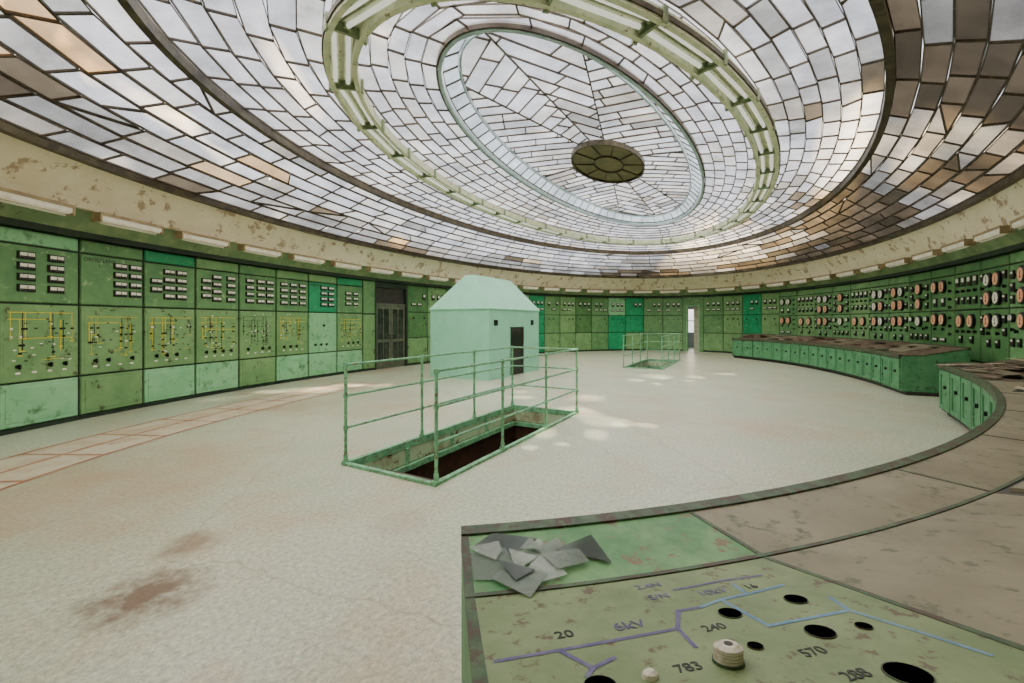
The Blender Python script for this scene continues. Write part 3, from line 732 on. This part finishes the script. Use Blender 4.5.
litter(phs2[0]+.02,phs2[-1]-.02,45,'torn scraps on the far desk')

# ---------------------------------------------------------------- booth
def booth():
    root=add('stair_booth',None,None,(.35,3.97,0));thing(root,'small mint-green booth with hipped roof and dark door','booth')
    x0,x1,y0,y1=-1.55,1.55,-1.02,1.02;H=1.95
    b=MB();t=.06
    dx0,dx1,dh=-.40,.46,1.45
    b.box(x0,x1,y1-t,y1,0,H,M_hut);b.box(x0,x0+t,y0,y1-t,0,H,M_hut);b.box(x1-t,x1,y0,y1-t,0,H,M_hut)
    b.box(x0+t,dx0,y0,y0+t,0,H,M_hut);b.box(dx1,x1-t,y0,y0+t,0,H,M_hut);b.box(dx0,dx1,y0,y0+t,dh,H,M_hut)
    b.box(dx0-.03,dx0,y0-.015,y0+t,0,dh+.03,M_hut);b.box(dx1,dx1+.03,y0-.015,y0+t,0,dh+.03,M_hut)
    add('booth_wall',b.mesh('booth_wall'),root)
    b=MB();o=.03
    lo=[(x0-o,y0-o,H),(x1+o,y0-o,H),(x1+o,y1+o,H),(x0-o,y1+o,H)];lo2=[(p[0],p[1],H+.03) for p in lo]
    hi=[(x0+.55,-.16,2.98),(x1-.40,-.16,2.98),(x1-.40,.16,2.98),(x0+.55,.16,2.98)]
    b.hexa(lo+lo2,M_hut);b.hexa(lo2+hi,M_hut)
    add('booth_roof',b.mesh('booth_roof'),root)
    b=MB();b.box(dx0,dx1,y0+.02,y0+.05,0.02,dh,M_dark)
    for z0,z1 in((.15,.7),(.8,1.3)): b.box(dx0+.1,dx1-.1,y0+.012,y0+.02,z0,z1,M_black)
    d=add('door',b.mesh('booth_door'),root);add('handle',handle,d,(dx1-.1,y0+.02,.75))
    for x in(-1.2,1.05):
        b=MB();b.box(x-.10,x+.10,y0-.012,y0+.0,1.5,1.66,M_black,.004);b.box(x-.12,x+.12,y0-.02,y0-.0,1.48,1.5,M_hut);b.box(x-.12,x+.12,y0-.02,y0,1.66,1.68,M_hut)
        add('vent_window',b.mesh('vent_window'),root)
booth()

# ---------------------------------------------------------------- stairwells and railings
for pi,(x0,x1) in enumerate(PITS):
    b=MB();D=-2.9;t=.12
    for (z0,z1,mm) in ((D,-.26,M_step),(-.26,-.002,M_pit)):
        b.box(x0-t,x1+t,PY0-t,PY0,z0,z1,mm);b.box(x0-t,x1+t,PY1,PY1+t,z0,z1,mm)
        b.box(x0-t,x0,PY0,PY1,z0,z1,mm);b.box(x1,x1+t,PY0,PY1,z0,z1,mm)
    b.box(x0,x1,PY0,PY1,D-.1,D,M_step)
    struct(add('wall_stairwell' if pi==0 else 'wall_stairwell_far',b.mesh('wall_stairwell')))
    b=MB();w=.045
    b.box(x0-w,x1+w,PY0-w,PY0+.01,-.06,.03,M_rail);b.box(x0-w,x1+w,PY1-.01,PY1+w,-.06,.03,M_rail)
    b.box(x0-w,x0+.01,PY0,PY1,-.06,.03,M_rail);b.box(x1-.01,x1+w,PY0,PY1,-.06,.03,M_rail)
    b.box(x0,x1,PY1-.06,PY1,-.34,-.27,M_rail);b.box(x0,x1,PY0,PY0+.06,-.34,-.27,M_rail);b.box(x1-.06,x1,PY0,PY1,-.34,-.27,M_rail)
    for k in range(1,4):
        xx=x0+(x1-x0)*k/4;b.box(xx-.025,xx+.025,PY1-.03,PY1,-.27,-.06,M_rail)
    struct(add('trim_%d'%(8+pi),b.mesh('pit_curb')))
    root=add('staircase',None,None,((x0+x1)/2,0,0));thing(root,'rusty steel stair flight descending into a floor opening','staircase')
    b=MB();N=14
    for k in range(N):
        xx=x0+.25+k*.25-(x0+x1)/2;zz=-.19*(k+1)
        b.box(xx,xx+.27,PY0+.08,PY1-.08,zz-.03,zz,M_step);b.box(xx,xx+.015,PY0+.08,PY1-.08,zz-.19,zz-.03,M_step)
    add('stair_treads',b.mesh('stair_treads'),root)
    for y in(PY0+.065,PY1-.105):
        b=MB();xa=x0+.2-(x0+x1)/2;xb=xa+3.5
        b.hexa([(xa,y,-.35),(xb,y,-2.88),(xb,y+.04,-2.88),(xa,y+.04,-.35),(xa,y,-.08),(xb,y,-2.62),(xb,y+.04,-2.62),(xa,y+.04,-.08)],M_rail)
        add('stringer',b.mesh('stringer'),root)
    for y in(PY0-.022,PY1+.022):
        root=add('handrail',None,None,((x0+x1)/2,y,.03));thing(root,'green-painted pipe railing with three rails beside stair opening','railing','pipe railings around the stair openings')
        L=(x1-x0)/2
        xsn=[-L,-L+ (2*L)/3,-L+4*L/3,L]
        for x in xsn:
            b=MB();b.cyl((x,0,0),(x,0,1.1),.018,M_rail,12);b.cyl((x,0,0),(x,0,.015),.042,M_rail,12);b.cyl((x,0,.0),(x,0,.08),.026,M_rail,12)
            for z in(.38,.74,1.09): b.cyl((x,0,z-.025),(x,0,z+.025),.027,M_rail,12)
            add('post',b.mesh('rail_post',False),root)
        for z in(.38,.74,1.09):
            b=MB();b.cyl((-L,0,z),(L,0,z),.014,M_rail,10);add('rail',b.mesh('rail_bar'),root)
    root=add('handrail',None,None,(x1+.03,0,.03));thing(root,'short green pipe railing closing the end of stair opening','railing','pipe railings around the stair openings')
    for z in(.38,.74,1.09):
        b=MB();b.cyl((0,PY0,z),(0,PY1,z),.014,M_rail,10);add('rail',b.mesh('rail_bar'),root)

# ---------------------------------------------------------------- floor duct along the wall
b=MB();pa,pb=math.radians(104),math.radians(160);n=60
for j in range(n):
    p,q=pa+(pb-pa)*j/n,pa+(pb-pa)*(j+1)/n
    a_,b_=EP(13.05,6.45,p,.002),EP(13.05,6.45,q,.002);na,nb=EN(13.05,6.45,p),EN(13.05,6.45,q)
    b.poly([a_,b_,b_-nb*1.05,a_-na*1.05][::-1],M_duct)
    for off in(0,.52,1.03):
        b.poly([a_-na*off+Vector((0,0,.002)),b_-nb*off+Vector((0,0,.002)),b_-nb*(off+.045)+Vector((0,0,.002)),a_-na*(off+.045)+Vector((0,0,.002))][::-1],M_line)
for j,p in enumerate(arc_phis(13.05,6.45,pa,.95,13)):
    P0=EP(13.05,6.45,p,.005);P1=P0-EN(13.05,6.45,p)*1.05;d=(P1-P0).normalized();w=Vector((-d.y,d.x,0))*.022
    b.poly([P0-w,P1-w,P1+w,P0+w],M_line)
struct(add('trim_10',b.mesh('floor_duct_joints')))

# ---------------------------------------------------------------- world and lights
w=bpy.data.worlds.new('World');bpy.context.scene.world=w;w.use_nodes=True
nt=w.node_tree;bg=nt.nodes['Background']
tc=nt.nodes.new('ShaderNodeTexCoord');nz=nt.nodes.new('ShaderNodeTexNoise');nz.inputs['Scale'].default_value=3.0;nz.inputs['Detail'].default_value=2;nz.inputs['Distortion'].default_value=1.2
nt.links.new(tc.outputs['Generated'],nz.inputs['Vector'])
cr=nt.nodes.new('ShaderNodeValToRGB');cr.color_ramp.elements[0].position=.34;cr.color_ramp.elements[0].color=(.78,.80,.86,1);cr.color_ramp.elements[1].position=.68;cr.color_ramp.elements[1].color=(6.0,4.6,2.8,1)
e=cr.color_ramp.elements.new(.55);e.color=(1.0,1.0,1.02,1)
nt.links.new(nz.outputs['Fac'],cr.inputs['Fac']);nt.links.new(cr.outputs['Color'],bg.inputs['Color']);bg.inputs['Strength'].default_value=1.8
def fill_sun(e,ang,tilt,az,col=(1,1,1)):
    l=bpy.data.lights.new('fill_sun','SUN');l.energy=e;l.angle=math.radians(ang);l.color=col
    o=bpy.data.objects.new('fill_sun_light',l);COL.objects.link(o);o.rotation_euler=(math.radians(tilt),0,math.radians(az));return o
fill_sun(5.8,110,0,0,(1,.95,.86))  # very wide overhead sun, added as soft fill for the floor
for az,e in((0,2.6),(90,2.6),(180,5.2),(270,5.6)): fill_sun(e,50,55,az,(1,.95,.86))  # extra tilted suns from four sides, added to brighten the walls
R=random.Random(4)
def spot(P,h,e,ang):
    l=bpy.data.lights.new('spot','SPOT');l.energy=e;l.spot_size=math.radians(ang);l.spot_blend=1.;l.shadow_soft_size=.01;l.color=(1,.88,.68)
    o=bpy.data.objects.new('sunbeam_standin_spot',l);COL.objects.link(o)  # added spot lamp below the glass, standing in for a sun patch
    src=Vector((P.x+.5,P.y-1.2,h));o.location=src;o.rotation_euler=(P-src).to_track_quat('-Z','Y').to_euler()
    o.scale=(R.uniform(.5,1.4),R.uniform(.5,1.4),1)
for X,Y,a in((.6,5.9,9),(1.5,7.5,11),(2.1,6.8,9),(-5.2,9.6,15),(5.5,13.2,16),(-5.6,12.2,14),(4.2,11.5,11),(-3.9,10.8,10),(.9,9.6,10)):
    for k in range(4):
        spot(V(X+R.uniform(-.7,.7)*a/9,Y+R.uniform(-.45,.45)*a/9),4.7,1500,a*R.uniform(.4,.95))

# ---------------------------------------------------------------- camera
cd=bpy.data.cameras.new('cam');cd.sensor_width=36;cd.lens=435/1024*36;cd.shift_y=-19.5/1024;cd.clip_start=.02
co=bpy.data.objects.new('camera',cd);COL.objects.link(co);co.location=(CX,CY,1.6);co.rotation_euler=(math.pi/2,0,TH-math.pi/2)
bpy.context.scene.camera=co
